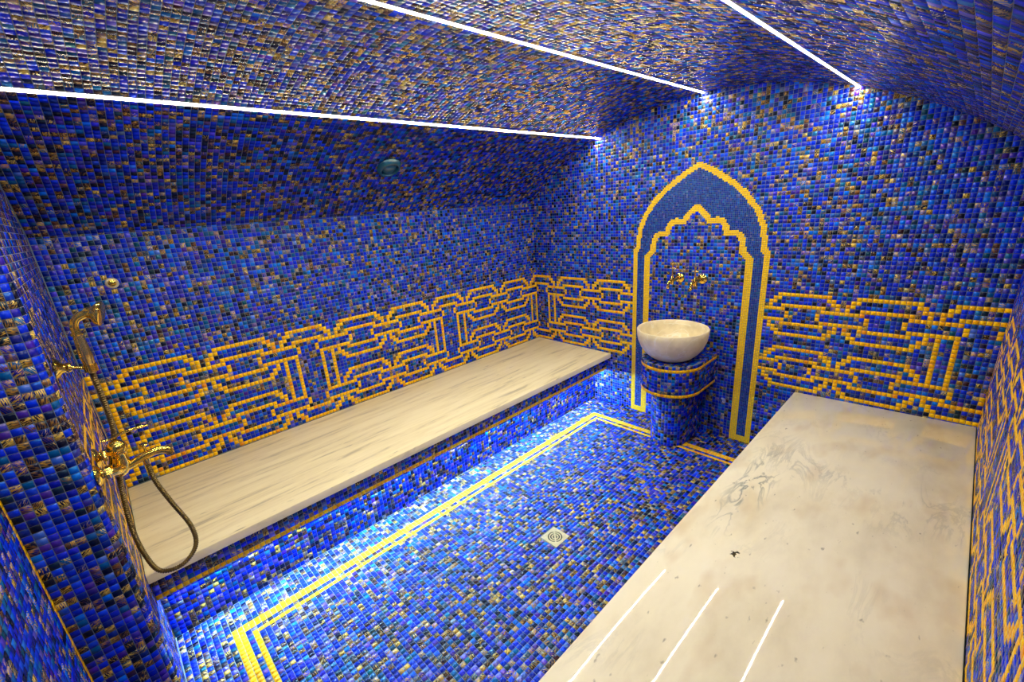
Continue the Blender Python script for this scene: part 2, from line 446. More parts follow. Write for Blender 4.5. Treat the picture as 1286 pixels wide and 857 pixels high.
# what hides tiles from the camera: boxes (benches, projecting block, stand), used only to choose which tiles become single objects
HIDERS = [((0, 0, 0.40), (0.775, D, 0.44)), ((2.055, 0, 0.40), (W, D, 0.445)), ((0, -0.17, 0), (XJ - 0.03, -0.03, 2.2)),
          ((1.22, 2.6, 0.0), (1.58, 2.98, 0.60)), ((1.22, 2.56, 0.6), (1.58, 2.92, 0.79)), ((0, 0, 0), (0.60, D, 0.40)), ((0, 0, 0.29), (0.73, D, 0.41))]
def project(p):
    d = (p - CAM_LOC) @ CAM_R
    z = np.maximum(d[:, 1], 1e-3)
    return PX + FPX * d[:, 0] / z, PY - FPX * d[:, 2] / z, d[:, 1]
def view_area(c, u, v, n, su, sv):
    """projected size in square pixels; 0 when out of frame, facing away or hidden"""
    x, y, z = project(c)
    a, b_ = project(c + u * su / 2), project(c - u * su / 2)
    e, g = project(c + v * sv / 2), project(c - v * sv / 2)
    du = np.stack([a[0] - b_[0], a[1] - b_[1]]); dv = np.stack([e[0] - g[0], e[1] - g[1]])
    area = np.abs(du[0] * dv[1] - du[1] * dv[0])
    small = np.minimum(np.hypot(*du), np.hypot(*dv))
    ok = (z > 0.05) & (x > 1) & (x < 1285) & (y > 1) & (y < 856) & (((CAM_LOC - c) * n).sum(1) > 0)
    src = c + n * 0.006
    dr = CAM_LOC - src
    for lo, hi in HIDERS:
        with np.errstate(divide='ignore', invalid='ignore'):
            t1 = (np.array(lo) - src) / dr; t2 = (np.array(hi) - src) / dr
        tn = np.minimum(t1, t2).max(1); tf = np.maximum(t1, t2).min(1)
        ok &= ~((tn < tf) & (tf > 0.002) & (tn < 0.98) & (tn > -1e-3))
    return np.where(ok, area, 0), np.where(ok, np.maximum(np.hypot(*du), np.hypot(*dv)), 0)

N_SINGLE = {}
def lay(parent, c, u, v, n, kind='blue', su=P, sv=P, singles=300, field=None, origin=(0, 0, 0), colors=None, single_name=None, blend='wall'):
    """lays tiles: the largest in view as objects of their own, the rest joined as one part of kind stuff"""
    c = np.asarray(c, float); N = len(c)
    if N == 0: return
    u = np.broadcast_to(u, (N, 3)).astype(float); v = np.broadcast_to(v, (N, 3)).astype(float); n = np.broadcast_to(n, (N, 3)).astype(float)
    u = u * np.where((np.cross(u, v) * n).sum(1, keepdims=True) < 0, -1.0, 1.0)      # right-handed
    name = single_name or ('tile' if kind == 'blue' else 'gold_tile')
    key = (parent.name, name)
    left = 300 - N_SINGLE.get(key, 0)
    singles = min(singles, left)
    pick = np.zeros(N, bool)
    if singles > 0:
        a, big = view_area(c, u, v, n, P, P)
        a = np.where(big >= 7.0, a, 0)
        idx = np.argsort(-a)[:singles]
        idx = idx[a[idx] > 0]
        pick[idx] = True
    O = np.array(origin, float)
    var = BLUE_VARIANTS[blend] if kind == 'blue' else GOLD_VARIANTS
    sua = np.broadcast_to(su, (N,)); sva = np.broadcast_to(sv, (N,))
    for k in np.nonzero(pick)[0]:
        o = bpy.data.objects.new(name, var[int(rng.integers(len(var)))])
        m = Matrix.Identity(4)
        for r in range(3):
            m[r][0], m[r][1], m[r][2], m[r][3] = u[k, r] * sua[k] / P, v[k, r] * sva[k] / P, n[k, r], c[k, r] - O[r]
        COL.objects.link(o)
        o.parent = parent
        o.matrix_local = m
    N_SINGLE[key] = N_SINGLE.get(key, 0) + int(pick.sum())
    rest = ~pick
    if rest.any():
        nr = int(rest.sum())
        col = colors[rest] if colors is not None else (blue_colors(nr, blend) if kind == 'blue' else gold_colors(nr))
        me = tiles_mesh(field or (name + '_field'), c[rest] - O, u[rest], v[rest], n[rest], sua[rest], sva[rest], col, M_TILE if kind == 'blue' else M_GOLD)
        tag(link(field or (name + '_field'), me, parent), kind='stuff')

# chain border, 27 rows high; t counts tiles from the back corner (t = 0 is the first tile of the side wall)
def chain(t, r):
    """t, r arrays -> True where the tile is gold"""
    u = (t + 8) % 49
    g = np.zeros(np.broadcast(t, r).shape, bool)
    for start, Lw, cap in ((0, 10, True), (15, 12, False), (32, 12, False), (49, 10, True), (-17, 12, False)):
        c = u - start
        near = (c >= -3) & (c <= Lw + 2)
        for r0, second in ((0, False), (15, True)):
            q = r - r0
            top = np.ones_like(g) if not (cap and second) else np.zeros_like(g)
            bot = np.ones_like(g) if not (cap and not second) else np.zeros_like(g)
            def half(k):
                return ((k == 0) & (c >= 0) & (c < Lw)) | ((k == 1) & ((c == -1) | (c == 0) | (c == Lw - 1) | (c == Lw))) | \
                       ((k == 2) & ((c == -2) | (c == -1) | (c == Lw) | (c == Lw + 1))) | \
                       ((k == 3) & ((c == -2) | (c == Lw + 1) | ((c >= 1) & (c <= Lw - 2))))
            edge = 2
            g |= near & ((half(q) & top) | (half(11 - q) & bot))
            g |= near & ((q == 4) | (q == 7)) & ((c < edge) | (c > Lw - 1 - edge))
            g |= ((q == 5) | (q == 6)) & ((c == 2) | (c == Lw - 3))
        if cap:
            g |= (r >= 8) & (r <= 18) & ((c == 1) | (c == -2) | (c == Lw - 2) | (c == Lw + 1))
    # connector lines between the links
    for a, b_ in ((10, 15), (27, 32), (44, 49)):
        g |= (u >= a) & (u < b_) & ((r == 4) | (r == 7) | (r == 19) | (r == 22))
    return g & (r >= 0) & (r < 27)

def grid(nc, nr):
    j, i = np.meshgrid(np.arange(nr), np.arange(nc), indexing='ij')
    return i.ravel(), j.ravel()

CHAIN_TOP = 48          # rows counted up from the floor: chain rows fill 21..47
def chain_row(j): return CHAIN_TOP - 1 - j

# ------------------------------------------------------------------ the room
# left wall: rows from the bench up to the vault
def structure(name, mb): return tag(mb.make(name, None, M_GROUT, smooth=0), kind='structure')
Z_SPRING = float(vault_z(0.0))
def cut_course(wall, x, u, v, n):
    """the last, cut course under the vault"""
    h = Z_SPRING - 76 * P - 0.0008
    k = np.arange(148); y = D - (k + .5) * P
    k = y > (YF if x == 0 else YR) + P * .3
    c = np.stack([np.full(k.sum(), x), y[k], np.full(k.sum(), 76 * P + h / 2)], 1)
    me = tiles_mesh('cut_course', c, u, v, n, P, h, blue_colors(len(c)), M_TILE)
    tag(link('cut_course', me, wall), kind='stuff')
wall_left = structure('wall_left', MB().box(-0.12, 0, YR - 0.12, D + 0.12, 0, Z_SPRING + 0.03))
i, j = grid(149, 77)
cy, cz = D - (i + .5) * P, (j + .5) * P
keep = (j >= 21) & (cz + P / 2 < Z_SPRING + 0.012) & (cy > YF + P * .3)
i, j, cy, cz = i[keep], j[keep], cy[keep], cz[keep]
g = chain(i, chain_row(j))
cc = np.stack([np.zeros_like(cy), cy, cz], 1)
lay(wall_left, cc[~g], -Y3, Z3, X3, 'blue')
lay(wall_left, cc[g], -Y3, Z3, X3, 'gold')
cut_course(wall_left, 0.0, -Y3, Z3, X3)

# right wall, the same courses mirrored
wall_right = structure('wall_right', MB().box(W, W + 0.12, YR - 0.12, D + 0.12, 0, Z_SPRING + 0.03))
i, j = grid(148, 77)
cy, cz = D - (i + .5) * P, (j + .5) * P
keep = (j >= 21) & (cz + P / 2 < Z_SPRING + 0.012)
i, j, cy, cz = i[keep], j[keep], cy[keep], cz[keep]
g = chain(i, chain_row(j))
cc = np.stack([np.full_like(cy, W), cy, cz], 1)
lay(wall_right, cc[~g], Y3, Z3, -X3, 'blue')
lay(wall_right, cc[g], Y3, Z3, -X3, 'gold')
cut_course(wall_right, W, Y3, Z3, -X3)

# back wall with the pointed arch
def vault_slab(y0, y1):
    """end wall closed above by the vault line"""
    xs = np.linspace(-0.12, W + 0.12, 60)
    zs = np.where((xs > 0) & (xs < W), vault_z(np.clip(xs, 0, W)) + 0.05, Z_SPRING + 0.05)
    v, f = [], []
    for x, z in zip(xs, zs):
        v += [(x, y0, -0.05), (x, y0, z), (x, y1, z), (x, y1, -0.05)]
    for k in range(len(xs) - 1):
        a, b_ = 4 * k, 4 * k + 4
        f += [(a, b_, b_ + 1, a + 1), (a + 1, b_ + 1, b_ + 2, a + 2), (a + 2, b_ + 2, b_ + 3, a + 3), (a + 3, b_ + 3, b_, a)]
    f += [(0, 1, 2, 3), (len(v) - 1, len(v) - 2, len(v) - 3, len(v) - 4)]
    m = MB(); m.v, m.f = v, f
    return m
wall_back = structure('wall_back', vault_slab(D, D + 0.12))
# arch outlines, half widths from the centre line: outer edge of outer band, centre of inner band
OUT = np.array([(0.4375, -0.01), (0.4375, 1.262), (0.424, 1.262), (0.415, 1.33), (0.405, 1.405), (0.364, 1.50), (0.296, 1.590), (0.225, 1.655), (0.155, 1.704), (0.085, 1.750), (0.0, 1.792)])
INN = np.array([(0.331, -0.01), (0.331, 1.208), (0.291, 1.246), (0.283, 1.318), (0.268, 1.350), (0.238, 1.366), (0.190, 1.366), (0.180, 1.405), (0.165, 1.430), (0.138, 1.443), (0.080, 1.440),
                (0.066, 1.468), (0.034, 1.501), (0.0, 1.528)])
def half_width(poly, z):
    """outline's half width at height z (the outlines only step inwards going up)"""
    zz = np.maximum.accumulate(poly[:, 1]); w = poly[:, 0]
    return np.where(z > zz[-1], -1.0, np.interp(z, zz, w))
def dist_poly(poly, x, z):
    best = np.full(x.shape, 9.0)
    for a, b_ in zip(poly, poly[1:]):
        d = b_ - a; L2 = d @ d
        t = np.clip(((x - a[0]) * d[0] + (z - a[1]) * d[1]) / max(L2, 1e-9), 0, 1)
        best = np.minimum(best, np.hypot(x - a[0] - t * d[0], z - a[1] - t * d[1]))
    return best
i, j = grid(131, 102)
cx, cz = (i + .5) * P, (j + .5) * P
keep = cz - P * .4 < vault_z(cx)
i, j, cx, cz = i[keep], j[keep], cx[keep], cz[keep]
ax = np.abs(cx - XC)
# a whole tile stays where it is clear of the fine mosaic between the outlines
corner_out = np.min([half_width(OUT, cz + s * P / 2) for s in (-1, 1)], 0)
outside = (ax - P / 2 >= np.max([half_width(OUT, cz + s * P * .5) for s in (-1, 1)], 0) - 0.004) | (cz - P / 2 > 1.787)
BW = 0.0185
inner_d = dist_poly(INN, ax, cz)
inside = (ax + P / 2 < np.min([half_width(INN, cz + s * P / 2) for s in (-1, 1)], 0) - BW + 0.004) & (inner_d > BW + P * 0.35)
whole = outside | inside
# columns left of the arch count t down from the corner, right of it mirrored
t = np.where(cx < XC, -1 - i, -1 - (130 - i))
g = whole & outside & chain(t, chain_row(j)) & (j >= 21)
hidden_l = (cx < 0.60) & (cz < 0.40)
hidden_r = (cx > W - 0.60) & (cz < 0.40)
ok = whole & ~hidden_l & ~hidden_r
cc = np.stack([cx, np.full_like(cx, D), cz], 1)
lay(wall_back, cc[ok & ~g], X3, Z3, -Y3, 'blue')
lay(wall_back, cc[ok & g], X3, Z3, -Y3, 'gold')
# fine mosaic, half pitch
fx = np.concatenate([cx[~whole] + a * P / 4 for a in (-1, 1, -1, 1)])
fz = np.concatenate([cz[~whole] + a * P / 4 for a in (-1, -1, 1, 1)])
fa = np.abs(fx - XC)
hw = half_width(OUT, fz)
in_out = fa < hw
d_out, d_in = dist_poly(OUT, fa, fz), dist_poly(INN, fa, fz)
gold = (in_out & (d_out < 0.034)) | (d_in < BW) | ((fz < 2 * P - 0.001) & (fa > 0.331 - BW) & in_out)
hwi = half_width(INN, fz)
field = in_out & ~gold & (fa > hwi)
other = ~gold & ~field
fc = np.stack([fx, np.full_like(fx, D), fz], 1)
for sel, nm, colf, mt in ((gold, 'arch_band', bright_gold, M_GOLD), (field, 'fine_mosaic', fine_colors, M_TILE), (other, 'small_tile_infill', blue_colors, M_TILE)):
    me = tiles_mesh(nm, fc[sel], X3, Z3, -Y3, P / 2, P / 2, colf(int(sel.sum())), mt, gap=0.0008)
    tag(link(nm, me, wall_back), 'narrow gold mosaic bands outlining the pointed arch' if nm == 'arch_band' else None, kind='stuff')

# front wall: projecting block with a rounded corner, then the recessed stretch
prof = [(-0.12, YF)] + [(XJ - BULL + BULL * math.sin(a), YF - BULL + BULL * math.cos(a)) for a in np.linspace(0, math.pi / 2, 9)] + [(XJ, YR - 0.02)]
prof += [(XJ, YR - 0.12), (-0.12, YR - 0.12)]
m = MB()
zs_top = lambda x: float(vault_z(min(max(x, 0), W))) + 0.05
for x, y in prof: m.v += [(x, y, -0.05), (x, y, zs_top(x))]
npf = len(prof)
for k in range(npf):
    a, b_ = 2 * k, 2 * ((k + 1) % npf)
    m.f.append((a + 1, b_ + 1, b_, a))
m.f.append(tuple(2 * k + 1 for k in range(npf)))
wall_front = structure('wall_front', m)
# arc length positions along the profile
flat_len = XJ - BULL
arc = BULL * math.pi / 2
n_flat = int(flat_len / P)
pos = []
step_f = flat_len / n_flat
for k in range(n_flat): pos.append(((k + .5) * step_f, YF, 1, 0, 0, 1, step_f, k))
for k in range(3):
    a = (k + .5) / 3 * math.pi / 2
    pos.append((XJ - BULL + BULL * math.sin(a), YF - BULL + BULL * math.cos(a), math.cos(a), -math.sin(a), math.sin(a), math.cos(a), arc / 3, n_flat + k))
side = (YF - BULL) - YR
n_side = int(round(side / P))
for k in range(n_side): pos.append((XJ, YF - BULL - (k + .5) * side / n_side, 0, -1, 1, 0, side / n_side, n_flat + 3 + k))
pos = np.array(pos)
k_, j = grid(len(pos), 101)
pp = pos[k_]; cz = (j + .5) * P
keep = (cz + P * .3 < vault_z(np.clip(pp[:, 0], 0, W))) & ((j >= 21) | (pp[:, 0] > 0.60))
pp, cz, j, k_ = pp[keep], cz[keep], j[keep], k_[keep]
cc = np.stack([pp[:, 0], pp[:, 1], cz], 1)
uu = np.stack([pp[:, 2], pp[:, 3], np.zeros(len(pp))], 1)
nn = np.stack([pp[:, 4], pp[:, 5], np.zeros(len(pp))], 1)
g = chain(140 + k_, chain_row(j)) & (k_ < n_flat)
corner = (k_ == n_flat - 1)            # thin gold course where the rounding starts
g = g | corner
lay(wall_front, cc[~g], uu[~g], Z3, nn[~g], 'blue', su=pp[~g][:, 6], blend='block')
lay(wall_front, cc[g & ~corner], uu[g & ~corner], Z3, nn[g & ~corner], 'gold', su=pp[g & ~corner][:, 6])
if corner.any():
    # half-width gold strip tiles
    me = tiles_mesh('edge_band', cc[corner] + uu[corner] * P * .3, uu[corner], Z3, nn[corner], P * .42, P, gold_colors(int(corner.sum())), M_GOLD)
    tag(link('edge_band', me, wall_front), kind='stuff')
    me = tiles_mesh('edge_infill', cc[corner] - uu[corner] * P * .22, uu[corner], Z3, nn[corner], P * .54, P, blue_colors(int(corner.sum())), M_TILE)
    tag(link('edge_infill', me, wall_front), kind='stuff')

m = vault_slab(YR - 0.12, YR)
wall_recess = structure('wall_front_recess', m)
i, j = grid(int((W - XJ) / P), 101)
cx, cz = XJ + (i + .5) * P, (j + .5) * P
keep = cz + P * .25 < vault_z(cx)
i, j, cx, cz = i[keep], j[keep], cx[keep], cz[keep]
cc = np.stack([cx, np.full_like(cx, YR), cz], 1)
g = i == 0
lay(wall_recess, cc[~g], -X3, Z3, Y3, 'blue')
lay(wall_recess, cc[g], -X3, Z3, Y3, 'gold')

# vaulted ceiling
NA, = (143,)
LED_COLS = (-35, 0, 35)
m = MB()
ths = np.linspace(-0.80, 0.80, 97)
for th in ths:
    for r in (RV, RV + 0.1):
        for y in (YR - 0.12, D + 0.12):
            m.v.append((XC + r * math.sin(th), y, ZC + r * math.cos(th)))
for k in range(len(ths) - 1):
    a, b_ = 4 * k, 4 * k + 4
    m.f += [(a, b_, b_ + 1, a + 1), (a + 2, a + 3, b_ + 3, b_ + 2), (a, a + 2, b_ + 2, b_), (a + 1, b_ + 1, b_ + 3, a + 3)]
m.f += [(0, 1, 3, 2), (4 * len(ths) - 4, 4 * len(ths) - 2, 4 * len(ths) - 1, 4 * len(ths) - 3)]
ceiling = tag(m.make('ceiling', None, M_GROUT, smooth=30), kind='structure')
i, j = grid(NA, 149)
th = (i - 71) * P / RV
cy = D - (j + .5) * P
keep = ~np.isin(i - 71, LED_COLS) & ((cy > YF) | (XC + RV * np.sin(th) > XJ + 0.01)) & (cy > YR)
th, cy = th[keep], cy[keep]
nn = np.stack([-np.sin(th), np.zeros_like(th), -np.cos(th)], 1)
uu = np.stack([-np.cos(th), np.zeros_like(th), np.sin(th)], 1)
cc = np.stack([XC + RV * np.sin(th), cy, ZC + RV * np.cos(th)], 1)
lay(ceiling, cc, uu, Y3, nn, 'blue', blend='dark')

# floor with the double gold frame
floor = structure('floor', MB().box(-0.12, W + 0.12, YR - 0.12, D + 0.12, -0.12, 0))
i, j = grid(131, 149)
cx, cy = (i + .5) * P, D - (j + .5) * P
keep = (cx > 0.61) & (cx < W - 0.61) & ((cy > YF) | (cx > XJ)) & (cy > YR)
DRX, DRY, DRS = 1.428, 1.499, 0.0525
keep &= ~((np.abs(cx - DRX) < DRS + .004) & (np.abs(cy - DRY) < DRS + .004))
i, j, cx, cy = i[keep], j[keep], cx[keep], cy[keep]
L0, R0, B0, F0 = 36, 94, 11, 131        # outer frame columns and rows
ring = np.minimum(np.minimum(i - L0, R0 - i), np.minimum(j - B0, F0 - j))
g = (ring == 0) | (ring == 1) | (ring == 3)
cc = np.stack([cx, cy, np.zeros_like(cx)], 1)
lay(floor, cc[~g], X3, Y3, Z3, 'blue', blend='dark')
lay(floor, cc[g], X3, Y3, Z3, 'gold')

# ------------------------------------------------------------------ benches
def slab_mesh(x0, x1, y0, y1, zt0, zt1, th, r=0.006):
    """stone slab whose top runs from height zt0 at x0 to zt1 at x1, with small rounded edges"""
    v, f = [], []
    sec = []
    for x, zt, sgn in ((x0, zt0, -1), (x1, zt1, 1)):
        pts = [(x, zt - th), (x, zt - r), (x - sgn * r * .3, zt - r * .3), (x - sgn * r, zt)]
        sec += pts if sgn < 0 else pts[::-1]
    n = len(sec)
    for y in (y0, y0 + r, y1 - r, y1):
        e = r * .4 if y in (y0, y1) else 0
        for k, (x, z) in enumerate(sec): v.append((x, y, z - (e if z > min(zt0, zt1) - th + .005 else 0)))
    for q in range(3):
        for k in range(n):
            k2 = (k + 1) % n
            f.append((q * n + k, q * n + k2, (q + 1) * n + k2, (q + 1) * n + k))
    f.append(tuple(range(n - 1, -1, -1))); f.append(tuple(3 * n + k for k in range(n)))
    return v, f

def bench(side):
    left = side == 'left'
    s = 1 if left else -1
    X = (lambda d: d) if left else (lambda d: W - d)       # distance from the wall -> x
    loc = (X(0.38), 1.5, 0)
    b = empty('stone_bench', loc,
              'low bench along the left wall, streaked cream marble over a gold-lined mosaic front' if left else
              'wide bench along the right wall with a pale grey-veined polished marble slab', 'bench')
    front = 0.775 if left else W - 2.0523
    z1 = 0.436 if left else 0.4465
    y0, y1 = YF + 0.003, D - 0.003
    mb = MB()
    if left: mb.add(slab_mesh(0.003, front, y0, y1, 0.4485, z1, 0.038))
    else: mb.add(slab_mesh(X(front), W - 0.003, YR + 0.003, y1, z1 - 0.010, 0.4490, 0.038))
    mb.make('slab', b, M_MARBLE_L if left else M_MARBLE_R, loc, smooth=30)
    ya = y0 if left else YR + 0.003
    # base: lower face set back, upper fascia standing out over it
    fx, bx = front - 0.042, 0.617
    zt = 0.396 if left else 0.405
    zf = zt - 5 * P
    mb = MB()
    lo = lambda a, c_: (min(X(a), X(c_)), max(X(a), X(c_)))
    mb.box(*lo(0.004, bx), ya, y1, 0.001, zf)
    mb.box(*lo(0.004, fx), ya, y1, zf, zt)
    base = mb.make('base', b, M_GROUT, loc, smooth=0)
    n = X3 * s
    uu = -Y3 * s
    ny = int(round((y1 - ya) / P)); q = (y1 - ya) / ny
    i, j = grid(ny, 5)
    cy, cz = y1 - (i + .5) * q, zf + (j + .5) * P
    cc = np.stack([np.full(len(cy), X(fx)), cy, cz], 1)
    g = (j == 0) | (j == 4)
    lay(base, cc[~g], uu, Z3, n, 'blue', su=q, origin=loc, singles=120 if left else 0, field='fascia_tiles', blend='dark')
    # gold courses: the upper one is half hidden under the slab
    lay(base, cc[g], uu, Z3, n, 'gold', su=q, origin=loc, singles=150 if left else 0, field='gold_course')
    nlow = int(zf / P)
    i, j = grid(ny, nlow)
    cy, cz = y1 - (i + .5) * q, (j + .5) * zf / nlow
    cc = np.stack([np.full(len(cy), X(bx)), cy, cz], 1)
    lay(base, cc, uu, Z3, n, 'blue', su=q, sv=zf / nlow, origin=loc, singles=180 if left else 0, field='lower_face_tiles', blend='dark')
    i, j = grid(ny, int((fx - bx) / P))
    cc = np.stack([X(bx) + s * (j + .5) * (fx - bx) / int((fx - bx) / P), y1 - (i + .5) * q, np.full(len(i), zf)], 1)
    lay(base, cc, Y3 * s, X3, -Z3, 'blue', su=q, sv=(fx - bx) / int((fx - bx) / P), origin=loc, singles=0, field='soffit_tiles')
    return b, bx, fx, zf
left_bench, LBX, LFX, LZF = bench('left')
right_bench, RBX, RFX, RZF = bench('right')

# cold strip under the overhang of the left bench
t = empty('light_strip', (LBX + 0.02, 1.5, LZF - 0.006), 'cold white light strip tucked under the overhang of the left bench', 'light')
loc = tuple(t.location)
MB().box(LBX + 0.002, LBX + 0.014, 0.02, D - 0.02, LZF - 0.0040, LZF - 0.0019).make('channel', t, M_ALU, loc, smooth=0)
mb = MB()          # flat lens turned outwards, away from the bench face
sec = [(LBX + 0.0021, LZF - 0.0041), (LBX + 0.0082, LZF - 0.0060), (LBX + 0.0026, LZF - 0.0074), (LBX + 0.0021, LZF - 0.0074)]
for y in (0.022, D - 0.022): mb.v += [(x, y, z) for x, z in sec]
for k in range(4): mb.f.append((k, (k + 1) % 4, 4 + (k + 1) % 4, 4 + k))
mb.f += [(3, 2, 1, 0), (4, 5, 6, 7)]
mb.make('housing', t, M_ALU, loc, smooth=0)
A, B_ = np.array(sec[1]), np.array(sec[2])
nn_ = np.array([0.242, -0.970]) * 0.0012
mb = MB()
for y in (0.023, D - 0.023): mb.v += [(x, y, z) for x, z in (A + nn_ * .1, A + nn_, B_ + nn_, B_ + nn_ * .1)]
for k in range(4): mb.f.append((k, (k + 1) % 4, 4 + (k + 1) % 4, 4 + k))
mb.f += [(3, 2, 1, 0), (4, 5, 6, 7)]
mb.make('diffuser', t, M_LEDC, loc, smooth=0)

# ceiling strips
for k, (colk, lab) in enumerate(((-35, 'warm white light strip in the vault, the one nearest the left wall'),
                                 (0, 'warm white light strip along the crown of the vaulted ceiling'),
                                 (35, 'warm white light strip in the vault nearest the right wall'))):
    th = colk * P / RV
    nrm = np.array([-math.sin(th), 0, -math.cos(th)]); tan = np.array([math.cos(th), 0, -math.sin(th)])
    c0 = np.array([XC + RV * math.sin(th), 0, ZC + RV * math.cos(th)])
    ys = (YF + 0.004 if c0[0] < XJ else YR + 0.004, D - 0.006)
    t = empty('light_strip', tuple(c0 + np.array([0, 1.5, 0])), lab, 'light', None)
    loc = tuple(t.location)
    mb = MB()
    pr_ = [(-0.0098, -0.002), (-0.0098, 0.003), (-0.0085, 0.003), (-0.0085, 0.0005), (0.0085, 0.0005), (0.0085, 0.003), (0.0098, 0.003), (0.0098, -0.002)]
    for y in ys:
        for a, h in pr_: mb.v.append(tuple(c0 + tan * a + nrm * h + np.array([0, y, 0])))
    n8 = len(pr_)
    for q in range(n8): mb.f.append((q, (q + 1) % n8, n8 + (q + 1) % n8, n8 + q))
    mb.f += [tuple(range(n8 - 1, -1, -1)), tuple(range(n8, 2 * n8))]
    mb.make('channel', t, M_ALU, loc, smooth=0)
    mb = MB()
    pd = [(0.0062 * math.cos(a), 0.0008 + 0.0026 * math.sin(a)) for a in np.linspace(0, math.pi, 9)]
    for y in (ys[0] + .001, ys[1] - .001):
        for a, h in pd: mb.v.append(tuple(c0 + tan * a + nrm * h + np.array([0, y, 0])))
    for q in range(8): mb.f.append((q, q + 1, q + 10, q + 9))
    mb.f += [(8, 0, 9, 17), tuple(range(8, -1, -1)), tuple(range(9, 18))]
    mb.make('diffuser', t, M_LED, loc)

# ------------------------------------------------------------------ basin stand and bowl
SX, SY = XC, 2.76
t = empty('basin_stand', (SX, SY, 0), 'round-fronted blue mosaic stand with two gold courses below the stone bowl', 'stand')
stand_loc = (SX, SY, 0)
def d_outline(r, y1, n=24):
    """half circle to the front, straight sides back to the wall; counterclockwise from above, from the right wall end"""
    pts = [(SX - r, y1), (SX - r, SY)]
    pts += [(SX - r * math.cos(a), SY - r * math.sin(a)) for a in np.linspace(0, math.pi, n)[1:-1]]
    return pts + [(SX + r, SY), (SX + r, y1)]
def prism(pts, z0, z1):
    n = len(pts)
    v = [(x, y, z0) for x, y in pts] + [(x, y, z1) for x, y in pts]
    return v, [tuple(range(n - 1, -1, -1)), tuple(range(n, 2 * n))] + [(k, (k + 1) % n, n + (k + 1) % n, n + k) for k in range(n)]
def d_tiles(r, y1, z0, rows, rowp):
    st = y1 - SY; total = 2 * st + math.pi * r
    n = int(round(total / P)); q = total / n
    s = (np.arange(n) + .5) * q
    x, y, ux, uy = np.zeros((4, n))
    for k, d in enumerate(s):
        if d < st: x[k], y[k], ux[k], uy[k] = SX - r, y1 - d, 0, -1
        elif d < st + math.pi * r:
            a = (d - st) / r
            x[k], y[k], ux[k], uy[k] = SX - r * math.cos(a), SY - r * math.sin(a), math.sin(a), -math.cos(a)
        else: x[k], y[k], ux[k], uy[k] = SX + r, SY + (d - st - math.pi * r), 0, 1
    kk, j = grid(n, rows)
    c = np.stack([x[kk], y[kk], z0 + (j + .5) * rowp], 1)
    u = np.stack([ux[kk], uy[kk], np.zeros(len(kk))], 1)
    nrm = np.stack([uy[kk], -ux[kk], np.zeros(len(kk))], 1)
    return c, u, nrm, j, q
YW = D - 0.003
R1, R2, ZS, ZTOP = 0.117, 0.190, 0.385, 0.597
low = MB().add(prism(d_outline(R1, YW), 0.001, ZS)).make('shaft', t, M_GROUT, stand_loc, smooth=0)
c, u, nrm, j, q = d_tiles(R1, YW, 0.0, 18, ZS / 18)
lay(low, c, u, Z3, nrm, 'blue', su=q, sv=ZS / 18, origin=stand_loc, singles=120)
up = MB().add(prism(d_outline(R2, YW), ZS, ZTOP)).make('drum', t, M_GROUT, stand_loc, smooth=0)
rp_ = (ZTOP - ZS) / 10
c, u, nrm, j, q = d_tiles(R2, YW, ZS, 10, rp_)
g = (j == 0) | (j == 8)
lay(up, c[~g], u[~g], Z3, nrm[~g], 'blue', su=q, sv=rp_, origin=stand_loc, singles=120)
lay(up, c[g], u[g], Z3, nrm[g], 'gold', su=q, sv=rp_, origin=stand_loc, singles=120)
i, j = grid(18, 22)
cx, cy = SX + (i - 8.5) * P, YW - (j + .5) * P
keep = ((cy > SY) & (np.abs(cx - SX) < R2 - .008)) | (np.hypot(cx - SX, cy - SY) < R2 - .010)
keep &= np.hypot(cx - SX, cy - 2.745) > 0.085
cc = np.stack([cx, cy, np.full_like(cx, ZTOP)], 1)[keep]
me = tiles_mesh('top_tiles', cc - np.array(stand_loc), X3, Y3, Z3, P, P, blue_colors(len(cc)), M_TILE)
tag(link('top_tiles', me, up), kind='stuff')

BO = (SX, 2.745, ZTOP + 0.0025)
prof = [(0.0, 0.0), (0.098, 0.0), (0.112, 0.004), (0.135, 0.018), (0.165, 0.045), (0.192, 0.083), (0.209, 0.125), (0.217, 0.165), (0.2185, 0.196),
        (0.2155, 0.2005), (0.209, 0.201), (0.204, 0.197), (0.200, 0.165), (0.190, 0.125), (0.172, 0.085), (0.142, 0.052), (0.10, 0.035), (0.05, 0.03), (0.021, 0.029), (0.021, 0.025), (0.0, 0.025)]
bowl = empty('stone_bowl', BO, 'round cream stone washbowl standing on the blue mosaic stand', 'bowl')
MB().add(lathe(prof, BO, n=64)).make('basin', bowl, M_STONE, BO, smooth=50)
MB().add(lathe([(0.0, 0.0265), (0.0205, 0.0265), (0.0205, 0.0295), (0.016, 0.031), (0.006, 0.0315), (0, 0.0315)], BO, n=24)).make('drain_plug', bowl, M_BRASS, BO)

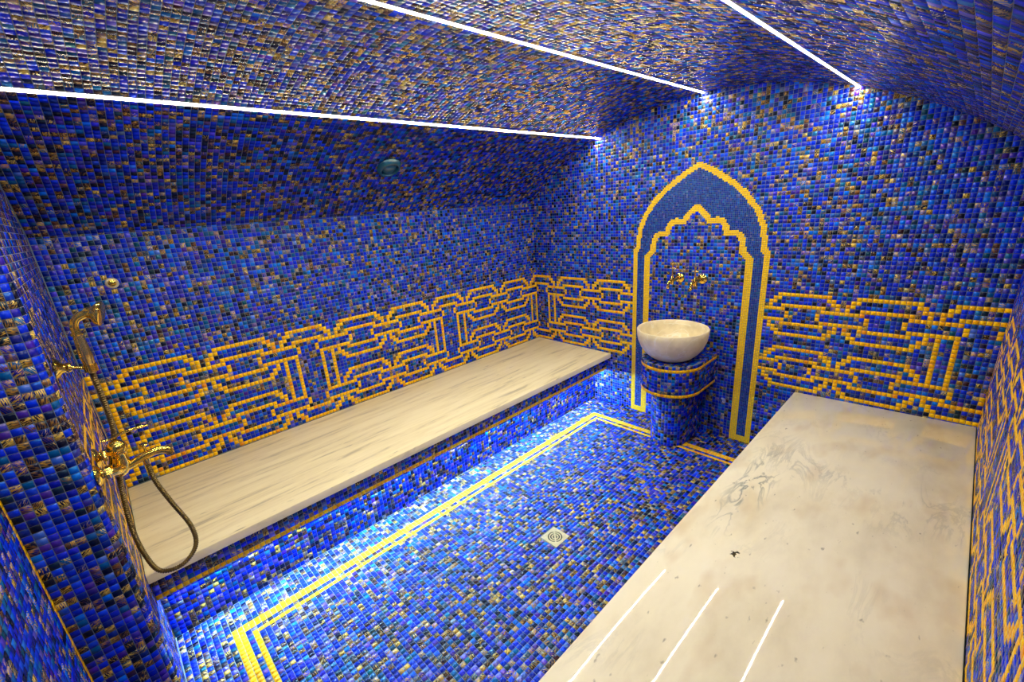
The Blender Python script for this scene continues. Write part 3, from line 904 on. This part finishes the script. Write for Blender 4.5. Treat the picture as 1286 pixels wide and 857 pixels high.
# ------------------------------------------------------------------ the two taps above the bowl
def tap(x, z, stem, label):
    t = empty('wall_tap', (x, D - 0.002, z), label, 'tap')
    loc = tuple(t.location)
    w = np.array(loc)
    MB().add(lathe([(0, 0.0), (0.032, 0.0), (0.032, 0.004), (0.026, 0.010), (0.014, 0.014), (0.012, 0.02), (0, 0.02)], w, (0, -1, 0), 28)).make('rosette', t, M_BRASS, loc)
    body = MB()
    a = w + np.array([0, -0.012, 0]); b_ = w + np.array([-0.004, -0.100, -0.004])
    body.add(tube([a, (a + b_) / 2, b_], [0.010, 0.009, 0.011], 14))
    body.add(lathe([(0, -0.024), (0.010, -0.024), (0.012, -0.014), (0.014, 0.0), (0.014, 0.016), (0.010, 0.022), (0.008, 0.03), (0, 0.03)], b_, (0, 0, 1), 20))
    body.make('body', t, M_BRASS, loc)
    sp = smooth_path([b_ + np.array([0, 0, 0.0]), b_ + np.array([-0.004, -0.022, 0.0]), b_ + np.array([-0.006, -0.038, -0.012]), b_ + np.array([-0.007, -0.041, -0.036])], 6)
    s = MB().add(tube(sp, 0.0085, 14))
    s.add(lathe([(0, -0.046), (0.008, -0.046), (0.0115, -0.040), (0.0115, -0.033), (0.008, -0.028), (0, -0.028)], b_ + np.array([-0.007, -0.041, 0]), (0, 0, 1), 18))
    s.make('spout', t, M_BRASS, loc)
    h = MB()
    h.add(tube([b_ + np.array([0, 0, 0.026]), b_ + np.array([0, 0, 0.028 + stem * .5]), b_ + np.array([0, 0, 0.03 + stem])], [0.006, 0.0045, 0.006], 12))
    h.add(lathe([(0, -0.006), (0.008, -0.004), (0.0095, 0.003), (0.007, 0.010), (0, 0.012)], b_ + np.array([0, 0, 0.03 + stem]), (0, 0, 1), 18))
    h.make('stem', t, M_BRONZE, loc)
    c = b_ + np.array([0, 0, 0.03 + stem * .62])
    h = MB().add(tube([c + np.array([-0.020, 0, 0]), c, c + np.array([0.020, 0, 0])], [0.0042, 0.005, 0.0042], 10))
    h.make('lever', t, M_BRONZE, loc)
tap(1.313, 1.076, 0.085, 'brass tap on the back wall above the bowl, the left one of the pair')
tap(1.463, 1.076, 0.062, 'brass tap on the back wall above the bowl, the right one of the pair')

# ------------------------------------------------------------------ shower on the front wall
XS = 0.87
def q3(y, z, dx=0.0): return np.array([XS + dx, y, z])
mx = empty('shower_mixer', (XS, YF + 0.002, 0.925), 'polished brass shower mixer with long spout and lever above the left bench', 'tap')
loc = tuple(mx.location)
for dx in (-0.075, 0.075):
    MB().add(lathe([(0, 0), (0.033, 0), (0.033, 0.003), (0.028, 0.009), (0.017, 0.014), (0.015, 0.02), (0, 0.02)], (XS + dx, YF + 0.002, 0.935), (0, 1, 0), 28)).make('escutcheon', mx, M_BRASS, loc)
b = MB()
for dx in (-0.075, 0.075):     # side inlets bending into the body
    b.add(tube(smooth_path([q3(YF + 0.018, 0.935, dx), q3(0.038, 0.932, dx), q3(0.054, 0.922, dx * .75), q3(0.060, 0.912, dx * .3), q3(0.060, 0.912, 0)], 6), 0.0135, 16))
    b.add(lathe([(0, 0), (0.019, 0), (0.020, 0.004), (0.020, 0.014), (0.017, 0.018), (0, 0.018)], (XS + dx, YF + 0.020, 0.935), (0, 1, 0), 6))
b.add(lathe([(0, -0.036), (0.012, -0.035), (0.018, -0.028), (0.025, -0.012), (0.027, 0.01), (0.023, 0.03), (0.024, 0.046), (0.027, 0.050), (0.027, 0.056), (0, 0.056)], q3(0.060, 0.915), (0.10, 0.12, 1), 28))
b.make('body', mx, M_BRASS, loc)
MB().add(lathe([(0.0, 0.0), (0.026, 0.0), (0.027, 0.006), (0.024, 0.018), (0.016, 0.028), (0.007, 0.033), (0, 0.033)], q3(0.067, 0.970, .005), (0.10, 0.12, 1), 28)).make('cap', mx, M_BRASS, loc)
lev = smooth_path([q3(0.040, 1.012, .004), q3(0.062, 1.010, .005), q3(0.090, 1.018, .006), q3(0.125, 1.022, .006), q3(0.158, 1.020, .006)], 8)
MB().add(tube(lev, np.interp(np.linspace(0, 1, len(lev)), [0, .3, .85, 1], [0.0045, 0.0055, 0.0075, 0.005]), 14, flat=0.7)).make('lever', mx, M_BRASS, loc)
spt = smooth_path([q3(0.062, 0.902), q3(0.090, 0.908), q3(0.130, 0.920), q3(0.165, 0.922), q3(0.184, 0.912), q3(0.189, 0.898)], 8)
MB().add(tube(spt, np.interp(np.linspace(0, 1, len(spt)), [0, .2, .8, 1], [0.017, 0.013, 0.013, 0.0115]), 18)).make('spout', mx, M_BRASS, loc)
MB().add(lathe([(0, 0.008), (0.0045, 0.008), (0.004, 0.030), (0.010, 0.033), (0.012, 0.037), (0.010, 0.041), (0, 0.042)], q3(0.130, 0.920), (0, 0, 1), 20)).make('diverter_knob', mx, M_BRASS, loc)
MB().add(lathe([(0, -0.010), (0.009, -0.010), (0.0095, -0.020), (0.0085, -0.030), (0, -0.030)], q3(0.124, 0.918), (0, 0, 1), 16)).make('hose_outlet', mx, M_BRONZE, loc)

hd = empty('hand_shower_holder', (XS, YF + 0.002, 1.262), 'brass wall bracket carrying the hand shower on the front wall', 'bracket')
loc = tuple(hd.location)
MB().add(lathe([(0, 0), (0.030, 0), (0.031, 0.004), (0.026, 0.010), (0.016, 0.016), (0.012, 0.024), (0.015, 0.030), (0.012, 0.036), (0, 0.036)], (XS, YF + 0.002, 1.262), (0, 1, -0.15), 28)).make('wall_plate', hd, M_BRASS, loc)
MB().add(tube([q3(0.034, 1.257), q3(0.050, 1.252), q3(0.070, 1.246)], [0.006, 0.0045, 0.006], 12)).make('arm', hd, M_BRASS, loc)
ring_ = MB().add(lathe([(0.0125, -0.011), (0.0165, -0.011), (0.0165, 0.011), (0.0125, 0.011), (0.0125, -0.011)], q3(0.0802, 1.243), (0, 0.02, 1), 24))
ring_.make('cradle', hd, M_BRASS, loc)

hs = empty('hand_shower', tuple(q3(0.080, 1.243)), 'antique brass hand shower with an angled rose, hung in the wall bracket', 'shower')
loc = tuple(hs.location)
gp = smooth_path([q3(0.080, 1.228), q3(0.080, 1.255), q3(0.080, 1.30), q3(0.079, 1.348)], 8)
MB().add(tube(gp, np.interp(np.linspace(0, 1, len(gp)), [0, .12, .2, .55, .9, 1], [0.0105, 0.0115, 0.012, 0.0165, 0.0125, 0.011]), 20)).make('grip', hs, M_BRONZE, loc)
MB().add(lathe([(0, -0.004), (0.0145, -0.004), (0.0155, 0), (0.0145, 0.004), (0, 0.004)], q3(0.079, 1.348), (0, 0, 1), 22)).make('collar', hs, M_BRASS, loc)
nk = smooth_path([q3(0.079, 1.350), q3(0.079, 1.372), q3(0.088, 1.390), q3(0.106, 1.400), q3(0.120, 1.403)], 8)
MB().add(tube(nk, np.interp(np.linspace(0, 1, len(nk)), [0, .5, 1], [0.0105, 0.0105, 0.014]), 18)).make('neck', hs, M_BRASS, loc)
MB().add(lathe([(0, -0.006), (0.013, -0.006), (0.017, 0.004), (0.022, 0.012), (0.033, 0.020), (0.036, 0.026), (0.036, 0.032), (0.033, 0.034), (0, 0.035)], q3(0.116, 1.405), (0.25, 0.9, -0.28), 30)).make('rose', hs, M_BRASS, loc)
ho = [q3(0.080, 1.226), q3(0.0795, 1.21), q3(0.080, 1.10), q3(0.074, 1.02, -.012), q3(0.052, 0.95, -.038), q3(0.046, 0.873, -.02), q3(0.030, 0.705), q3(0.034, 0.576), q3(0.056, 0.490), q3(0.116, 0.474), q3(0.168, 0.523), q3(0.174, 0.607), q3(0.146, 0.726),
      q3(0.127, 0.818), q3(0.124, 0.890)]
hp = resample(smooth_path(ho, 24), 0.0016)
MB().add(tube(hp, 0.0072 + 0.0011 * np.sin(np.arange(len(hp)) * 1.6 * 2 * math.pi / 5.5 * 0.8), 10)).make('hose', mx, M_HOSE, tuple(mx.location))

# ------------------------------------------------------------------ floor drain
dr = empty('floor_drain', (DRX, DRY, 0), 'small square cream metal drain with concentric ring slots in the floor', 'drain')
loc = (DRX, DRY, 0)
S = 0.0515
mb = MB().box(DRX - S, DRX + S, DRY - S, DRY + S, 0.0003, 0.0014)
mb.make('tray', dr, M_DARK, loc, smooth=0)
mb = MB()      # frame plate with a round opening
n = 48
R_OPEN = 0.037
for zz in (0.0014, 0.0032):
    for k in range(n):
        a = 2 * math.pi * k / n
        mb.v.append((DRX + R_OPEN * math.cos(a), DRY + R_OPEN * math.sin(a), zz))
    for k in range(n):
        a = 2 * math.pi * k / n
        sc_ = S / max(abs(math.cos(a)), abs(math.sin(a)))
        mb.v.append((DRX + sc_ * math.cos(a), DRY + sc_ * math.sin(a), zz))
for k in range(n):
    k2 = (k + 1) % n
    mb.f += [(2 * n + k, 3 * n + k, 3 * n + k2, 2 * n + k2), (k, 2 * n + k, 2 * n + k2, k2), (n + k, n + k2, 3 * n + k2, 3 * n + k)]
mb.make('frame', dr, M_DRAIN, loc, smooth=0)
for ra, rb in ((0.0245, 0.0310), (0.0120, 0.0185), (0.0, 0.0060)):
    pr_ = [(max(ra, 0.0001), 0.0014), (rb, 0.0014), (rb, 0.0032), (max(ra, 0.0001), 0.0032), (max(ra, 0.0001), 0.0014)]
    MB().add(lathe(pr_, loc, n=40)).make('ring', dr, M_DRAIN, loc)
for ang in (135, 315):
    a = math.radians(ang); dv = np.array([math.cos(a), math.sin(a), 0]); w_ = np.array([-dv[1], dv[0], 0]) * .0035
    o_ = np.array([DRX, DRY, 0])
    v = [o_ + dv * 0.004 - w_, o_ + dv * 0.038 - w_, o_ + dv * 0.038 + w_, o_ + dv * 0.004 + w_]
    mb = MB(); mb.v = [tuple(x + np.array([0, 0, .0014])) for x in v] + [tuple(x + np.array([0, 0, .0031])) for x in v]
    mb.f = [(0, 3, 2, 1), (4, 5, 6, 7)] + [(k, (k + 1) % 4, 4 + (k + 1) % 4, 4 + k) for k in range(4)]
    mb.make('bridge', dr, M_DRAIN, loc, smooth=0)

# ------------------------------------------------------------------ small fittings
thf = math.asin((0.334 - XC) / RV)
nrm = np.array([-math.sin(thf), 0, -math.cos(thf)])
c0 = np.array([XC + RV * math.sin(thf), 1.493, ZC + RV * math.cos(thf)]) + nrm * 0.0018
f_ = empty('ceiling_fitting', tuple(c0), 'round glossy teal fitting set in the vault above the left bench', 'fitting')
MB().add(lathe([(0, 0), (0.068, 0), (0.070, 0.006), (0.066, 0.018), (0.058, 0.026), (0.049, 0.027), (0.045, 0.020), (0.044, 0.006), (0, 0.006)], c0, nrm, 40)).make('housing', f_, M_TEAL, tuple(c0))
MB().add(lathe([(0, 0.006), (0.041, 0.006), (0.041, 0.016), (0.034, 0.024), (0.018, 0.029), (0, 0.030)], c0, nrm, 40)).make('dome', f_, M_TEAL, tuple(c0))

def button(name, c, nrm, r, label, cat, mat1, mat2):
    e = empty(name, tuple(c), label, cat)
    MB().add(lathe([(0, 0), (r, 0), (r, .004), (r * .9, .007), (r * .72, .0075), (r * .68, .005), (0, .005)], c, nrm, 28)).make('rim', e, mat1, tuple(c))
    MB().add(lathe([(0, .0052), (r * .62, .0052), (r * .6, .008), (r * .3, .0105), (0, .011)], c, nrm, 24)).make('centre', e, mat2, tuple(c))
button('wall_nozzle', np.array([0.0018, 0.212, 1.418]), (1, 0, 0), 0.024, 'small round brass nozzle high on the left wall near the shower', 'nozzle', M_DRAIN, M_BRASS)
button('drain_valve', np.array([1.654, D - 0.0018, 0.266]), (0, -1, 0), 0.022, 'small round chrome valve cover low on the back wall beside the basin stand', 'valve', M_CHROME, M_CHROME)
button('wall_plug', np.array([1.623, D - 0.0018, 0.058]), (0, -1, 0), 0.012, 'tiny brass plug in the back wall just above the floor', 'plug', M_BRASS, M_BRASS)
bpy.context.view_layer.update()
